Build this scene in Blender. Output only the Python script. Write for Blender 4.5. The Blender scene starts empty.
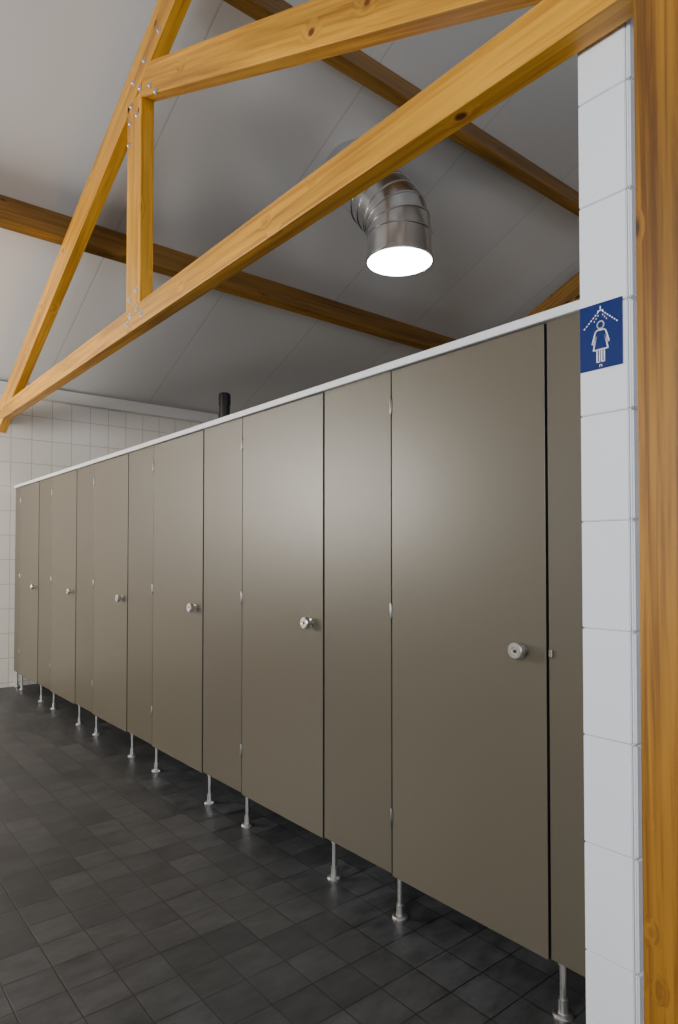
import bpy, bmesh, math, random
from mathutils import Vector, Matrix
random.seed(4)
D = bpy.data
scene = bpy.context.scene
COL = scene.collection

# ---------------------------------------------------------------- helpers
def new_mat(name):
    m = D.materials.new(name); m.use_nodes = True
    nt = m.node_tree
    b = nt.nodes['Principled BSDF']
    return m, nt, b

def simple(name, col, rough=0.5, metal=0.0, bump=0.0, bscale=200):
    m, nt, b = new_mat(name)
    n = nt.nodes.new('ShaderNodeTexNoise'); n.inputs['Scale'].default_value = bscale
    tc = nt.nodes.new('ShaderNodeTexCoord')
    nt.links.new(tc.outputs['Object'], n.inputs['Vector'])
    mx = nt.nodes.new('ShaderNodeMixRGB'); mx.blend_type = 'MULTIPLY'
    mx.inputs[0].default_value = 0.12
    mx.inputs[1].default_value = (*col, 1)
    nt.links.new(n.outputs['Fac'], mx.inputs[2])
    nt.links.new(mx.outputs[0], b.inputs['Base Color'])
    b.inputs['Roughness'].default_value = rough
    b.inputs['Metallic'].default_value = metal
    if bump:
        bp = nt.nodes.new('ShaderNodeBump'); bp.inputs['Strength'].default_value = bump
        bp.inputs['Distance'].default_value = 0.001
        nt.links.new(n.outputs['Fac'], bp.inputs['Height'])
        nt.links.new(bp.outputs[0], b.inputs['Normal'])
    return m

def wood(name, c_light, c_dark, c_knot, knot_scale=3.2, rough=0.45, kr0=0.05, kr1=0.09):
    m, nt, b = new_mat(name)
    L = nt.links.new
    tc = nt.nodes.new('ShaderNodeTexCoord')
    oi = nt.nodes.new('ShaderNodeObjectInfo')
    sc = nt.nodes.new('ShaderNodeVectorMath'); sc.operation = 'SCALE'
    comb = nt.nodes.new('ShaderNodeCombineXYZ')
    L(oi.outputs['Random'], comb.inputs[0]); L(oi.outputs['Random'], comb.inputs[1]); L(oi.outputs['Random'], comb.inputs[2])
    L(comb.outputs[0], sc.inputs[0]); sc.inputs['Scale'].default_value = 37.0
    add = nt.nodes.new('ShaderNodeVectorMath'); add.operation = 'ADD'
    L(tc.outputs['Object'], add.inputs[0]); L(sc.outputs[0], add.inputs[1])
    mk = nt.nodes.new('ShaderNodeMapping'); mk.inputs['Scale'].default_value = (1.0, 1.5, 1.5)
    L(add.outputs[0], mk.inputs[0])
    vo = nt.nodes.new('ShaderNodeTexVoronoi'); vo.inputs['Scale'].default_value = knot_scale
    L(mk.outputs[0], vo.inputs['Vector'])
    mg = nt.nodes.new('ShaderNodeMapping'); mg.inputs['Scale'].default_value = (1.1, 42, 42)
    L(add.outputs[0], mg.inputs[0])
    kr = nt.nodes.new('ShaderNodeMapRange'); kr.inputs[1].default_value = 0.0; kr.inputs[2].default_value = 0.25
    kr.inputs[3].default_value = 1.8; kr.inputs[4].default_value = 0.0
    L(vo.outputs['Distance'], kr.inputs[0])
    addd = nt.nodes.new('ShaderNodeVectorMath'); addd.operation = 'ADD'
    ck = nt.nodes.new('ShaderNodeCombineXYZ'); L(kr.outputs[0], ck.inputs[1]); L(kr.outputs[0], ck.inputs[2])
    L(mg.outputs[0], addd.inputs[0]); L(ck.outputs[0], addd.inputs[1])
    n1 = nt.nodes.new('ShaderNodeTexNoise'); n1.inputs['Scale'].default_value = 1.0
    n1.inputs['Detail'].default_value = 7; n1.inputs['Distortion'].default_value = 0.5; n1.inputs['Roughness'].default_value = 0.62
    L(addd.outputs[0], n1.inputs['Vector'])
    r1 = nt.nodes.new('ShaderNodeValToRGB')
    r1.color_ramp.elements[0].position = 0.36; r1.color_ramp.elements[0].color = (*c_dark, 1)
    r1.color_ramp.elements[1].position = 0.56; r1.color_ramp.elements[1].color = (*c_light, 1)
    L(n1.outputs['Fac'], r1.inputs[0])
    n2 = nt.nodes.new('ShaderNodeTexNoise'); n2.inputs['Scale'].default_value = 1.0; n2.inputs['Detail'].default_value = 3
    m2 = nt.nodes.new('ShaderNodeMapping'); m2.inputs['Scale'].default_value = (0.9, 9, 9)
    L(add.outputs[0], m2.inputs[0]); L(m2.outputs[0], n2.inputs['Vector'])
    r2 = nt.nodes.new('ShaderNodeMapRange'); r2.inputs[1].default_value = 0.3; r2.inputs[2].default_value = 0.7
    r2.inputs[3].default_value = 0.65; r2.inputs[4].default_value = 1.25
    L(n2.outputs['Fac'], r2.inputs[0])
    mt = nt.nodes.new('ShaderNodeMixRGB'); mt.blend_type = 'MULTIPLY'; mt.inputs[0].default_value = 1
    L(r1.outputs[0], mt.inputs[1]); L(r2.outputs[0], mt.inputs[2])
    rk = nt.nodes.new('ShaderNodeValToRGB')
    rk.color_ramp.elements[0].position = kr0; rk.color_ramp.elements[0].color = (1, 1, 1, 1)
    rk.color_ramp.elements[1].position = kr1; rk.color_ramp.elements[1].color = (0, 0, 0, 1)
    L(vo.outputs['Distance'], rk.inputs[0])
    mx = nt.nodes.new('ShaderNodeMixRGB'); mx.inputs[2].default_value = (*c_knot, 1)
    L(rk.outputs[0], mx.inputs[0]); L(mt.outputs[0], mx.inputs[1])
    L(mx.outputs[0], b.inputs['Base Color'])
    b.inputs['Roughness'].default_value = rough
    bp = nt.nodes.new('ShaderNodeBump'); bp.inputs['Strength'].default_value = 0.25; bp.inputs['Distance'].default_value = 0.002
    L(n1.outputs['Fac'], bp.inputs['Height']); L(bp.outputs[0], b.inputs['Normal'])
    return m

def tile(name, axes, w, h, c1, c2, mortar_col, mortar=0.003, rough=0.25, mott=0.0, off=(0, 0), bump=0.4, smooth=0.2):
    m, nt, b = new_mat(name); L = nt.links.new
    tc = nt.nodes.new('ShaderNodeTexCoord')
    sp = nt.nodes.new('ShaderNodeSeparateXYZ'); L(tc.outputs['Object'], sp.inputs[0])
    cb = nt.nodes.new('ShaderNodeCombineXYZ')
    for i in range(2):
        a = nt.nodes.new('ShaderNodeMath'); a.operation = 'ADD'; a.inputs[1].default_value = off[i] + 60 * (w, h)[i]
        L(sp.outputs[axes[i]], a.inputs[0]); L(a.outputs[0], cb.inputs[i])
    br = nt.nodes.new('ShaderNodeTexBrick'); br.offset = 0; br.squash = 1
    br.inputs['Scale'].default_value = 1; br.inputs['Brick Width'].default_value = w
    br.inputs['Row Height'].default_value = h; br.inputs['Mortar Size'].default_value = mortar
    br.inputs['Mortar Smooth'].default_value = smooth
    br.inputs['Color1'].default_value = (*c1, 1); br.inputs['Color2'].default_value = (*c2, 1)
    br.inputs['Mortar'].default_value = (*mortar_col, 1)
    L(cb.outputs[0], br.inputs['Vector'])
    src = br.outputs['Color']
    b.inputs['Roughness'].default_value = rough
    if mott:
        n = nt.nodes.new('ShaderNodeTexNoise'); n.inputs['Scale'].default_value = 9; n.inputs['Detail'].default_value = 8
        n.inputs['Roughness'].default_value = 0.65
        mp = nt.nodes.new('ShaderNodeMapping'); mp.inputs['Scale'].default_value = (1.0, 2.2, 1)
        L(tc.outputs['Object'], mp.inputs[0]); L(mp.outputs[0], n.inputs['Vector'])
        r = nt.nodes.new('ShaderNodeMapRange'); r.inputs[1].default_value = 0.3; r.inputs[2].default_value = 0.72
        r.inputs[3].default_value = 1 - mott; r.inputs[4].default_value = 1 + mott
        L(n.outputs['Fac'], r.inputs[0])
        mx = nt.nodes.new('ShaderNodeMixRGB'); mx.blend_type = 'MULTIPLY'; mx.inputs[0].default_value = 1
        L(src, mx.inputs[1]); L(r.outputs[0], mx.inputs[2]); src = mx.outputs[0]
        r2 = nt.nodes.new('ShaderNodeMapRange'); r2.inputs[3].default_value = rough - 0.1; r2.inputs[4].default_value = rough + 0.15
        L(n.outputs['Fac'], r2.inputs[0]); L(r2.outputs[0], b.inputs['Roughness'])
    L(src, b.inputs['Base Color'])
    inv = nt.nodes.new('ShaderNodeMath'); inv.operation = 'SUBTRACT'; inv.inputs[0].default_value = 1
    L(br.outputs['Fac'], inv.inputs[1])
    bp = nt.nodes.new('ShaderNodeBump'); bp.inputs['Strength'].default_value = bump; bp.inputs['Distance'].default_value = 0.002
    L(inv.outputs[0], bp.inputs['Height']); L(bp.outputs[0], b.inputs['Normal'])
    return m

def add_obj(name, me, loc=(0, 0, 0), parent=None, rot=None):
    o = D.objects.new(name, me); COL.objects.link(o)
    if parent is not None: o.parent = parent
    o.location = loc
    if rot is not None:
        o.rotation_mode = 'XYZ'; o.rotation_euler = rot
    return o

def empty(name, loc, label, category, group=None):
    o = D.objects.new(name, None); COL.objects.link(o); o.location = loc
    o.empty_display_size = 0.1
    o['label'] = label; o['category'] = category
    if group: o['group'] = group
    return o

def box_mesh(name, size, mats, bevel=0.0, seg=2, edge_mat=False):
    bm = bmesh.new(); bmesh.ops.create_cube(bm, size=1)
    for v in bm.verts: v.co = Vector((v.co.x * size[0], v.co.y * size[1], v.co.z * size[2]))
    if bevel > 0:
        bmesh.ops.bevel(bm, geom=bm.edges[:] , offset=bevel, segments=seg, affect='EDGES', profile=0.5)
    bm.normal_update()
    if edge_mat:
        for f in bm.faces:
            if abs(f.normal.x) < 0.8: f.material_index = 1
    me = D.meshes.new(name); bm.to_mesh(me); bm.free()
    if not isinstance(mats, (list, tuple)): mats = [mats]
    for m in mats: me.materials.append(m)
    return me

def box(name, lo, hi, mat, parent=None, bevel=0.0, edge_mat=False, base=(0, 0, 0)):
    lo = Vector(lo); hi = Vector(hi)
    me = box_mesh(name, hi - lo, mat, bevel, 2, edge_mat)
    return add_obj(name, me, (lo + hi) / 2 - Vector(base), parent)

def lathe_mesh(name, prof, mats, seg=32, axis='Z', smooth=True):
    bm = bmesh.new(); rings = []
    for r, t in prof:
        ring = []
        for i in range(seg):
            a = 2 * math.pi * i / seg
            if axis == 'Z': co = (r * math.cos(a), r * math.sin(a), t)
            else: co = (t, r * math.cos(a), r * math.sin(a))
            ring.append(bm.verts.new(co))
        rings.append(ring)
    for a, b2 in zip(rings[:-1], rings[1:]):
        for i in range(seg):
            bm.faces.new((a[i], a[(i + 1) % seg], b2[(i + 1) % seg], b2[i]))
    bm.faces.new(rings[0][::-1]); bm.faces.new(rings[-1])
    bmesh.ops.recalc_face_normals(bm, faces=bm.faces)
    me = D.meshes.new(name); bm.to_mesh(me); bm.free()
    if smooth:
        for p in me.polygons: p.use_smooth = len(p.vertices) == 4
        me.set_sharp_from_angle(angle=math.radians(40))
    for m in (mats if isinstance(mats, (list, tuple)) else [mats]): me.materials.append(m)
    return me

def poly_prism(name, pts, x0, x1, mat):
    bm = bmesh.new()
    a = [bm.verts.new((x0, y, z)) for y, z in pts]; b = [bm.verts.new((x1, y, z)) for y, z in pts]
    n = len(pts)
    bm.faces.new(a[::-1]); bm.faces.new(b)
    for i in range(n): bm.faces.new((a[i], a[(i + 1) % n], b[(i + 1) % n], b[i]))
    bmesh.ops.recalc_face_normals(bm, faces=bm.faces)
    me = D.meshes.new(name); bm.to_mesh(me); bm.free(); me.materials.append(mat)
    return me

# ---------------------------------------------------------------- materials
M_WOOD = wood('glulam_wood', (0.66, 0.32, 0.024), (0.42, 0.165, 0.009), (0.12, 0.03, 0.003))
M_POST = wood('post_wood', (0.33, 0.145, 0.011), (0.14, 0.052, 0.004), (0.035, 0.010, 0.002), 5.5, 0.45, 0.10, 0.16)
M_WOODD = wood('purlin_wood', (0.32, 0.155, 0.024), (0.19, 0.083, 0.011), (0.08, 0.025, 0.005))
M_FLOOR = tile('floor_tiles', (0, 1), 0.15, 0.15, (0.035, 0.036, 0.038), (0.062, 0.062, 0.064), (0.016, 0.016, 0.016), 0.0026, 0.42, 0.45, (0, 0), 0.5)
M_WALLY = tile('wall_tiles_y', (0, 2), 0.20, 0.25, (0.80, 0.76, 0.70), (0.82, 0.78, 0.72), (0.50, 0.43, 0.36), 0.003, 0.25)
M_WALLX = tile('wall_tiles_x', (1, 2), 0.20, 0.25, (0.80, 0.77, 0.73), (0.82, 0.79, 0.75), (0.50, 0.45, 0.40), 0.003, 0.25)
M_CEIL = tile('ceiling_panels', (0, 1), 1.15, 30.0, (0.66, 0.655, 0.65), (0.70, 0.69, 0.68), (0.54, 0.54, 0.54), 0.010, 0.42, 0, (0.35, 0), 0.3, 0.8)
M_PAINT = simple('white_paint', (0.80, 0.79, 0.77), 0.5)
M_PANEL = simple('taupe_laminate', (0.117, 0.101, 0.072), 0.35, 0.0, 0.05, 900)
M_PANEL_DIM = simple('taupe_laminate_dimmed', (0.105, 0.090, 0.064), 0.38, 0.0, 0.05, 900)  # door laminate for fixed panels, their dimmer reflection painted in as darker colour
M_EDGE = simple('black_laminate_core', (0.015, 0.015, 0.015), 0.5)
M_RAIL = simple('white_rail', (0.76, 0.77, 0.78), 0.35)
M_ALU = simple('satin_aluminium', (0.74, 0.74, 0.72), 0.32, 1.0)
M_HINGE = simple('brushed_hinge_steel', (0.36, 0.35, 0.32), 0.38, 1.0)
M_STEEL = simple('galvanised_steel', (0.70, 0.70, 0.70), 0.35, 0.9)
M_DARK = simple('dark_plastic', (0.03, 0.03, 0.03), 0.4)
M_BLACK = simple('black_pipe_plastic', (0.012, 0.012, 0.018), 0.45)
M_BLUE = simple('blue_sign_enamel', (0.004, 0.022, 0.14), 0.3)
M_WHITE = simple('white_print', (0.85, 0.86, 0.88), 0.5)
M_TILEW = simple('white_glazed_tile', (0.85, 0.875, 0.92), 0.18)
M_TUBE = simple('polished_duct_metal', (0.80, 0.81, 0.83), 0.22, 1.0)
M_LIGHT, nt, b = new_mat('glowing_diffuser')
b.inputs['Base Color'].default_value = (0.9, 0.95, 1, 1)
b.inputs['Emission Color'].default_value = (0.86, 0.93, 1.0, 1)
b.inputs['Emission Strength'].default_value = 20.0

# ---------------------------------------------------------------- room numbers
CH = 1.33
YF, YN = 7.30, -6.10
XL, XR = -2.3, 8.4
APY = 0.60
SL = 0.432
COFF = 4.91
def ceil_z(y): return CH + COFF - SL * (y if y >= APY else 2 * APY - y)
APZ = ceil_z(APY); EZ = ceil_z(YF)

def struct(o): o['kind'] = 'structure'; return o
struct(box('floor', (XL, YN, -0.1), (XR, YF, 0), M_FLOOR))
struct(box('wall_far', (XL, YF, 0), (XR, YF + 0.2, EZ), M_WALLY))
struct(box('wall_near', (XL, YN - 0.2, 0), (XR, YN, EZ), M_WALLY))
gp = [(YN, 0), (YF, 0), (YF, EZ), (APY, APZ), (YN, EZ)]
struct(add_obj('wall_left', poly_prism('wall_left', gp, XL - 0.2, XL, M_WALLX)))
struct(add_obj('wall_right', poly_prism('wall_right', gp, XR, XR + 0.2, M_PAINT)))
cp = [(YN - 0.2, EZ - 0.2 * SL), (APY, APZ), (YF + 0.2, EZ - 0.2 * SL), (YF + 0.2, EZ + 0.15), (APY, APZ + 0.25), (YN - 0.2, EZ + 0.15)]
struct(add_obj('ceiling', poly_prism('ceiling', cp, XL - 0.2, XR + 0.2, M_CEIL)))
struct(box('trim_1', (XL, YF - 0.10, EZ - 0.12), (3.98, YF, EZ + 0.0), M_PAINT, bevel=0.004))
struct(box('wall_back', (3.05, 0.94, 0), (3.17, YF, 2.1), M_WALLX))

def add_tile(bm, lo, hi, bev):
    tmp = bmesh.new(); bmesh.ops.create_cube(tmp, size=1)
    for v in tmp.verts:
        v.co = Vector(((lo[i] + hi[i]) / 2 + v.co[i] * (hi[i] - lo[i]) for i in range(3)))
    bmesh.ops.bevel(tmp, geom=tmp.edges[:], offset=bev, segments=3, affect='EDGES')
    m2 = D.meshes.new('t'); tmp.to_mesh(m2); tmp.free(); bm.from_mesh(m2); D.meshes.remove(m2)
# tiled wall end (one portrait tile wide) with rounded trim
WX, WY0, WY1, WH = 1.60, 0.800, 0.931, 3.3
struct(box('wall_divider', (WX + 0.006, WY0, 0), (XR, WY1 - 0.004, WH), M_PAINT))
tiles_h = 0.279
bm_all = bmesh.new()
zz = 0.305 - 2 * tiles_h
while zz < WH:
    a, c = max(zz, 0), min(zz + tiles_h - 0.002, WH)
    if c - a > 0.02:
        add_tile(bm_all, (WX - 0.004, WY0 + 0.001, a), (WX + 0.008, WY1, c), 0.0025)
        add_tile(bm_all, (WX - 0.004, WY0 - 0.011, a), (WX + 0.20, WY0 - 0.0005, c), 0.0045)
    zz += tiles_h
me = D.meshes.new('trim_2'); bm_all.to_mesh(me); bm_all.free(); me.materials.append(M_TILEW)
struct(add_obj('trim_2', me))

# ---------------------------------------------------------------- timber
def beam(name, A, B, x0, x1, depth, mat, parent, base, bev=0.004):
    A = Vector((0, *A)); B = Vector((0, *B)); d = B - A; Lg = d.length; d.normalize()
    me = box_mesh(name, (Lg, x1 - x0, depth), mat, bev)
    Yv = Vector((-1, 0, 0)); Zv = d.cross(Yv)
    R = Matrix((d, Yv, Zv)).transposed()
    o = D.objects.new(name, me); COL.objects.link(o); o.parent = parent
    o.rotation_mode = 'QUATERNION'; o.rotation_quaternion = R.to_quaternion()
    o.location = Vector(((x0 + x1) / 2, (A.y + B.y) / 2, (A.z + B.z) / 2)) - Vector(base)
    return o
BOLT = lathe_mesh('bolt', [(0.019, 0), (0.019, -0.003), (0.0105, -0.003), (0.0105, -0.010), (0.008, -0.012), (0.004, -0.012), (0.004, -0.016)], M_STEEL, 12, 'X', False)

def truss(x0, x1, label, mat, bolts):
    base = (x0, APY, CH + 1.332)
    e = empty('roof_truss', base, label, 'roof truss')
    tb, tt = CH + 1.338, CH + 1.476
    beam('tie_beam', (YN, (tb + tt) / 2), (YF - 0.005, (tb + tt) / 2), x0, x1, tt - tb, mat, e, base)
    rc = lambda y: CH + 4.466 - SL * y
    sd = 0.245 * math.cos(math.atan(SL))
    for s in (1, -1):
        f = (lambda y: y) if s == 1 else (lambda y: 2 * APY - y)
        ye = YF - 0.06
        beam('rafter', (f(APY + 0.01), rc(APY)), (f(ye), rc(ye)), x0, x1, sd, mat, e, base)
        beam('web_post', (f(3.75), tt + 0.001), (f(3.75), rc(3.75) - 0.12), x0, x1, 0.21, mat, e, base)
        m0 = lambda y: CH + 1.19 + 0.437 * y
        ys = 0.72
        beam('brace', (f(ys), m0(ys)), (f(3.63), m0(3.63)), x0 + 0.001, x1 - 0.001, 0.178, mat, e, base)
    beam('king_post', (APY, tt), (APY, rc(APY) - 0.1), x0 + 0.002, x1 - 0.002, 0.16, mat, e, base)
    if bolts:
        pts = [(3.80, 2.60), (3.70, 2.60), (3.79, 2.70), (3.66, 2.74), (3.52, 2.68), (3.76, 2.83), (3.60, 2.87), (3.44, 2.60), (3.40, 2.92), (3.82, 2.48),
               (3.79, 1.53), (3.69, 1.56), (3.79, 1.43), (3.69, 1.45), (3.62, 1.40), (3.83, 1.39)]
        for (y, h) in pts:
            add_obj('bolt', BOLT, Vector((x0, y, CH + h)) - Vector(base), e)
    return e
truss(1.50, 1.58, 'golden varnished timber roof truss with bolted joints above the cubicles', M_WOOD, True)
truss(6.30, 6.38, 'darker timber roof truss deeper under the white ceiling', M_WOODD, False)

def purlin(y, label):
    zt = ceil_z(y)
    d = 0.245; w = 0.085
    me = box_mesh('purlin', (XR - XL - 0.01, w, d), M_WOODD, 0.004)
    o = add_obj('purlin', me)
    th = math.atan(SL) * (1 if y > APY else -1)
    o.rotation_euler = (-th, 0, 0)
    o.location = Vector(((XL + XR) / 2, y, zt)) + Vector((0, -math.sin(th), -math.cos(th))) * (d / 2 + 0.003)
    o['label'] = label; o['category'] = 'roof beam'; o['group'] = 'timber purlins under the ceiling'
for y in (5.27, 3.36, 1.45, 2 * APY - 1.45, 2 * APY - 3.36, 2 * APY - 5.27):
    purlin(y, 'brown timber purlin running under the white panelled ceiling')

px0, px1, py0, py1 = 1.355, 1.497, 0.49, 0.662
me = box_mesh('timber_post', (4.1, py1 - py0, px1 - px0), M_POST, 0.005)
o = add_obj('timber_post', me, ((px0 + px1) / 2, (py0 + py1) / 2, 2.05), None, (0, math.radians(-90), 0))
o['label'] = 'knotty orange-brown timber post beside the white tiled wall end'; o['category'] = 'post'

# ---------------------------------------------------------------- cubicles
VX = 1.70; ZB = 0.160; ZT = 2.024
TH = 0.013
LEG = lathe_mesh('leg', [(0.0095, 0.02), (0.0095, ZB - 0.012), (0.014, ZB - 0.012), (0.014, ZB - 0.001)], M_ALU, 20)
FOOT = lathe_mesh('foot', [(0.030, 0), (0.030, 0.005), (0.026, 0.009), (0.015, 0.012), (0.014, 0.05), (0.0100, 0.052)], M_ALU, 28)
KNOB = lathe_mesh('knob', [(0.016, 0), (0.016, -0.004), (0.010, -0.006), (0.010, -0.018), (0.020, -0.020), (0.0250, -0.024), (0.0262, -0.030), (0.0255, -0.040), (0.022, -0.043), (0.012, -0.043), (0.010, -0.041)], M_ALU, 40, 'X')
KDOT = lathe_mesh('lock_slot', [(0.0055, -0.0405), (0.0055, -0.0425), (0.004, -0.0428)], M_DARK, 20, 'X')
def hinge_mesh():
    bm = bmesh.new()
    m = lathe_mesh('h', [(0.0030, -0.030), (0.0040, -0.028), (0.0040, -0.010), (0.0032, -0.0095), (0.0032, -0.0085), (0.0040, -0.008), (0.0040, 0.028), (0.0030, 0.030)], M_HINGE, 14)
    bm.from_mesh(m)
    add_tile(bm, (0.001, -0.008, -0.022), (0.0032, 0.0, 0.022), 0.0006)
    me = D.meshes.new('hinge'); bm.to_mesh(me); bm.free(); me.materials.append(M_HINGE); return me
HINGE = hinge_mesh()
DW, PW = 0.655, 0.411
P = DW + PW
Y0 = 1.105
DF = 0.002
for k in range(-1, 6):
    y0 = Y0 + P * k
    base = (VX, y0, 0)
    if k == -1:
        base = (VX, WY1, 0)
        e = empty('cubicle_end_panel', base, 'narrow taupe cubicle panel against the white tiled wall', 'partition panel')
        box('panel', (VX, WY1 + 0.001, ZB), (VX + TH, Y0 - 0.007, ZT), [M_PANEL_DIM, M_EDGE], e, 0.001, True, base)
        legs = [Y0 - 0.030]
        add_obj('lock_keep', box_mesh('lock_keep', (0.008, 0.012, 0.022), M_HINGE, 0.002), Vector((VX - 0.004, Y0 - 0.016, 1.045)) - Vector(base), e)
    else:
        e = empty('toilet_cubicle', base, 'taupe laminate cubicle front with closed door and round silver knob', 'toilet cubicle', 'row of taupe cubicles')
        if k == 5: e['label'] = 'taupe cubicle front with closed door touching the white tiled wall'
        ye = min(y0 + P - 0.007, YF - 0.002)
        box('panel', (VX, y0 + DW + 0.003, ZB), (VX + TH, ye, ZT), [M_PANEL_DIM, M_EDGE], e, 0.0012, True, base)
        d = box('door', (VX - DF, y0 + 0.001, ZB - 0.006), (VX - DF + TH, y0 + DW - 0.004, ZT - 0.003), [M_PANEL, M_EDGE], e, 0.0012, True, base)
        dc = Vector(base) + d.location
        kl = Vector((VX - DF, y0 + 0.082, 1.045)) - dc
        kn = add_obj('knob', KNOB, kl, d); kn['label'] = 'round satin silver door knob'
        add_obj('lock_slot', KDOT, kl, d)
        for hz in (0.37, 1.125, 1.89):
            add_obj('hinge', HINGE, Vector((VX - DF - 0.003, y0 + DW - 0.0005, hz)) - dc, d)
        for yy in (y0 + DW + 0.0005, y0 - 0.003):
            box('door_stop', (VX + TH + 0.0005, yy - 0.02, ZB), (VX + TH + 0.012, yy + 0.02, ZT), M_EDGE, e, 0.0, False, base)
        legs = [y0 + DW - 0.018, min(y0 + P - 0.045, YF - 0.03)]
        yd = y0 + DW + PW * 0.5
        if k < 5:
            box('divider', (VX + TH + 0.002, yd, ZB), (3.045, yd + TH, ZT), [M_PANEL, M_EDGE], e, 0.001, False, base)
    for ly in legs:
        l = add_obj('leg', LEG, Vector((VX + TH + 0.010, ly, 0)) - Vector(base), e)
        add_obj('foot', FOOT, (0, 0, 0), l)
r = box('headrail', (VX - 0.018, WY1 + 0.001, ZT), (VX + 0.024, YF - 0.001, ZT + 0.028), M_RAIL, None, 0.003)
r['label'] = 'long white metal headrail along the top of the cubicles'; r['category'] = 'rail'

# ---------------------------------------------------------------- daylight tube
P0 = Vector((3.53, 3.56, CH + 2.26)); R = 0.25
e = empty('daylight_tube', P0, 'shiny silver daylight duct with glowing round lens under the ceiling', 'light tube')
dirn = Vector((-0.12, 0.60, 0.79)).normalized()
BR = 0.36; zs = 0.20
ang = math.acos(dirn.z); hd = Vector((dirn.x, dirn.y, 0)).normalized()
stations = [(Vector((0, 0, 0.02)), 0.0), (Vector((0, 0, zs)), 0.0)]
NE = 3
for i in range(1, NE + 1):
    a = ang * i / NE
    stations.append((Vector((0, 0, zs)) + Vector((0, 0, 1)) * BR * math.sin(a) + hd * BR * (1 - math.cos(a)), a))
def ring_at(c, a, r, seg=48):
    t = Vector((0, 0, 1)) * math.cos(a) + hd * math.sin(a)
    s = Vector((0, 0, 1)).cross(hd); n = t.cross(s)
    return t, [c + r * (math.cos(2 * math.pi * i / seg) * s + math.sin(2 * math.pi * i / seg) * n) for i in range(seg)]
bm = bmesh.new(); rings = []
for c, a in stations:
    t, pts = ring_at(c, a, R); rings.append([bm.verts.new(p) for p in pts])
last_c, last_a = stations[-1]
t, pts = ring_at(last_c, last_a, R)
end = []
for p in pts:
    w0 = p + P0
    s = (CH + COFF - SL * w0.y - w0.z) / (t.z + SL * t.y) - 0.006
    end.append(p + t * s)
rings.append([bm.verts.new(p) for p in end])
for a, b2 in zip(rings[:-1], rings[1:]):
    for i in range(48): bm.faces.new((a[i], a[(i + 1) % 48], b2[(i + 1) % 48], b2[i]))
bmesh.ops.recalc_face_normals(bm, faces=bm.faces)
me = D.meshes.new('duct'); bm.to_mesh(me); bm.free(); me.materials.append(M_TUBE)
for p in me.polygons: p.use_smooth = True
me.set_sharp_from_angle(angle=math.radians(8))
add_obj('duct', me, (0, 0, 0), e)
add_obj('collar', lathe_mesh('collar', [(R + 0.002, 0.0), (R + 0.010, 0.0), (R + 0.012, 0.008), (R + 0.010, 0.030), (R + 0.004, 0.034), (R + 0.002, 0.034)], M_TUBE, 48), (0, 0, 0), e)
bandm = lathe_mesh('seam_band', [(R + 0.001, -0.010), (R + 0.006, -0.006), (R + 0.007, 0.0), (R + 0.006, 0.006), (R + 0.001, 0.010)], M_TUBE, 48)
bl = list(stations[1:])
bl.append((last_c + t * 0.10, last_a)); bl.append((last_c + t * 0.20, last_a))
for c, a in bl:
    tt_, _ = ring_at(c, a, R)
    s = add_obj('seam_band', bandm, c, e)
    s.rotation_mode = 'QUATERNION'; s.rotation_quaternion = tt_.to_track_quat('Z', 'Y')
add_obj('lens', lathe_mesh('lens', [(R - 0.12, -0.022), (R - 0.04, -0.014), (R + 0.001, 0.001), (R + 0.001, 0.02)], M_LIGHT, 48), (0, 0, 0), e)

o = add_obj('vent_pipe', lathe_mesh('vent_pipe', [(0.055, 0), (0.055, 2.90), (0.062, 2.90), (0.062, 3.00), (0.055, 3.02), (0.03, 3.03)], M_BLACK, 24), (3.39, 6.0, 0))
o['label'] = 'black plastic vent pipe rising behind the cubicles'; o['category'] = 'pipe'

# ---------------------------------------------------------------- sign
SX = WX - 0.0045
sy0, sy1, sz0, sz1 = 0.812, 0.929, CH + 0.485, CH + 0.657
cy = (sy0 + sy1) / 2; cz = (sz0 + sz1) / 2
base = Vector((SX, cy, cz))
e = empty('restroom_sign', base, 'blue women\'s shower pictogram sign on white tiled wall end', 'sign')
add_obj('plate', box_mesh('plate', (0.003, sy1 - sy0, sz1 - sz0), M_BLUE, 0.001), (-0.0015, 0, 0), e)
def stroke(bm, pl, w, closed=False):
    n = len(pl); rng = range(n if closed else n - 1)
    for i in rng:
        a = Vector((0, -pl[i][0], pl[i][1])); c = Vector((0, -pl[(i + 1) % n][0], pl[(i + 1) % n][1]))
        d = (c - a).normalized(); s = Vector((0, -d.z, d.y)) * w / 2
        a2 = a - d * w * .3; c2 = c + d * w * .3
        vs = [a2 + s, a2 - s, c2 - s, c2 + s]
        lo = [bm.verts.new(v) for v in vs]; hi = [bm.verts.new(v + Vector((-0.0006, 0, 0))) for v in vs]
        bm.faces.new(lo); bm.faces.new(hi[::-1])
        for j in range(4): bm.faces.new((lo[j], lo[(j + 1) % 4], hi[(j + 1) % 4], hi[j]))
def finish(bm, name, loc):
    bmesh.ops.recalc_face_normals(bm, faces=bm.faces)
    me = D.meshes.new(name); bm.to_mesh(me); bm.free(); me.materials.append(M_WHITE)
    return add_obj(name, me, loc, e)
bm = bmesh.new(); W = 0.0034
hc = (0, 0.034)
stroke(bm, [(hc[0] + 0.009 * math.cos(a * math.pi / 8), hc[1] + 0.0095 * math.sin(a * math.pi / 8)) for a in range(16)], W, True)
body = [(-0.009, 0.021), (0.009, 0.021), (0.014, 0.017), (0.023, -0.012), (0.0185, -0.014), (0.012, 0.006), (0.020, -0.030), (-0.020, -0.030), (-0.012, 0.006), (-0.0185, -0.014), (-0.023, -0.012), (-0.014, 0.017)]
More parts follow.
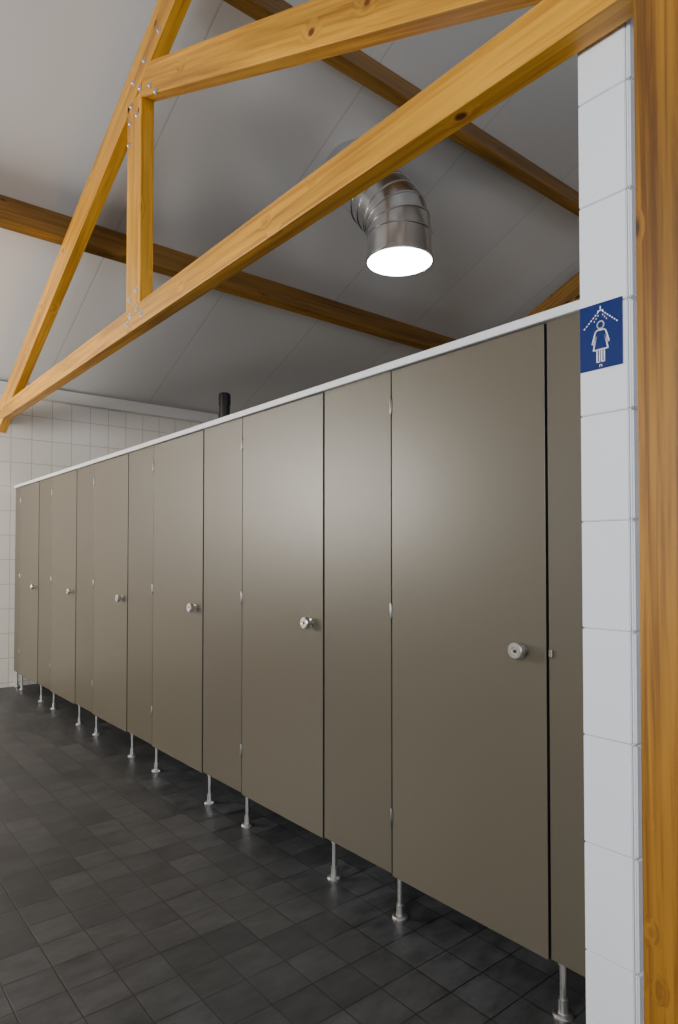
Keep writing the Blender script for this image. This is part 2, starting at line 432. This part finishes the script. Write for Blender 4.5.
stroke(bm, body, W, True)
for s in (-1, 1):
    stroke(bm, [(s * 0.010, -0.030), (s * 0.010, -0.062), (s * 0.003, -0.062), (s * 0.003, -0.030)], W)
finish(bm, 'woman_pictogram', (-0.0031, 0, -0.006))
bm = bmesh.new()
for s in (-1, 1):
    for i in range(7):
        a = (s * (0.006 + 0.0062 * i), 0.064 - 0.0056 * i)
        stroke(bm, [a, (a[0] + s * 0.0022, a[1] - 0.0022)], 0.0028)
    for i in range(3):
        a = (s * (0.006 + 0.005 * i), 0.056 - 0.0064 * i)
        stroke(bm, [a, (a[0] + s * 0.001, a[1] - 0.0022)], 0.0022)
stroke(bm, [(-0.007, 0.067), (0.007, 0.067)], 0.003)
stroke(bm, [(0, 0.067), (0, 0.078)], 0.003)
finish(bm, 'shower_spray_pictogram', (-0.0031, 0, -0.002))
bm = bmesh.new()
stroke(bm, [(-0.003, -0.080), (-0.003, -0.075), (0.003, -0.075), (0.003, -0.080)], 0.0016)
finish(bm, 'small_mark', (-0.0031, 0, -0.001))

# ---------------------------------------------------------------- lights
def area(name, loc, rot, sx, sy, power, col):
    l = D.lights.new(name, 'AREA'); l.shape = 'RECTANGLE'; l.size = sx; l.size_y = sy
    l.energy = power; l.color = col
    o = D.objects.new(name, l); COL.objects.link(o); o.location = loc; o.rotation_euler = rot
    return o
R90 = math.radians(90)
area('window_daylight', (XL + 0.1, 6.35, 2.2), (0, -R90 - math.radians(12), 0), 1.2, 1.6, 230, (1.0, 0.945, 0.86))
area('window_daylight_b', (XL + 0.1, 0.2, 2.0), (0, -R90, 0), 1.3, 2.4, 135, (0.90, 0.95, 1.0))
area('entrance_daylight', (-0.9, YN + 0.2, 1.9), (R90, 0, 0), 2.2, 2.2, 160, (0.82, 0.90, 1.0))
w = D.worlds.new('world'); scene.world = w; w.use_nodes = True
w.node_tree.nodes['Background'].inputs[0].default_value = (0.6, 0.7, 0.9, 1)
w.node_tree.nodes['Background'].inputs[1].default_value = 0.3

# ---------------------------------------------------------------- camera
cam = D.cameras.new('camera'); co = D.objects.new('camera', cam); COL.objects.link(co)
co.location = (0, 0, CH)
pitch = 1.3
co.rotation_euler = (math.radians(90 + pitch), 0, math.radians(-39.42))
cam.sensor_width = 36; cam.sensor_fit = 'AUTO'
cam.lens = 655 / 1024 * 36
cam.shift_y = (44 - 655 * math.tan(math.radians(pitch))) / 1024
cam.clip_start = 0.05
scene.camera = co
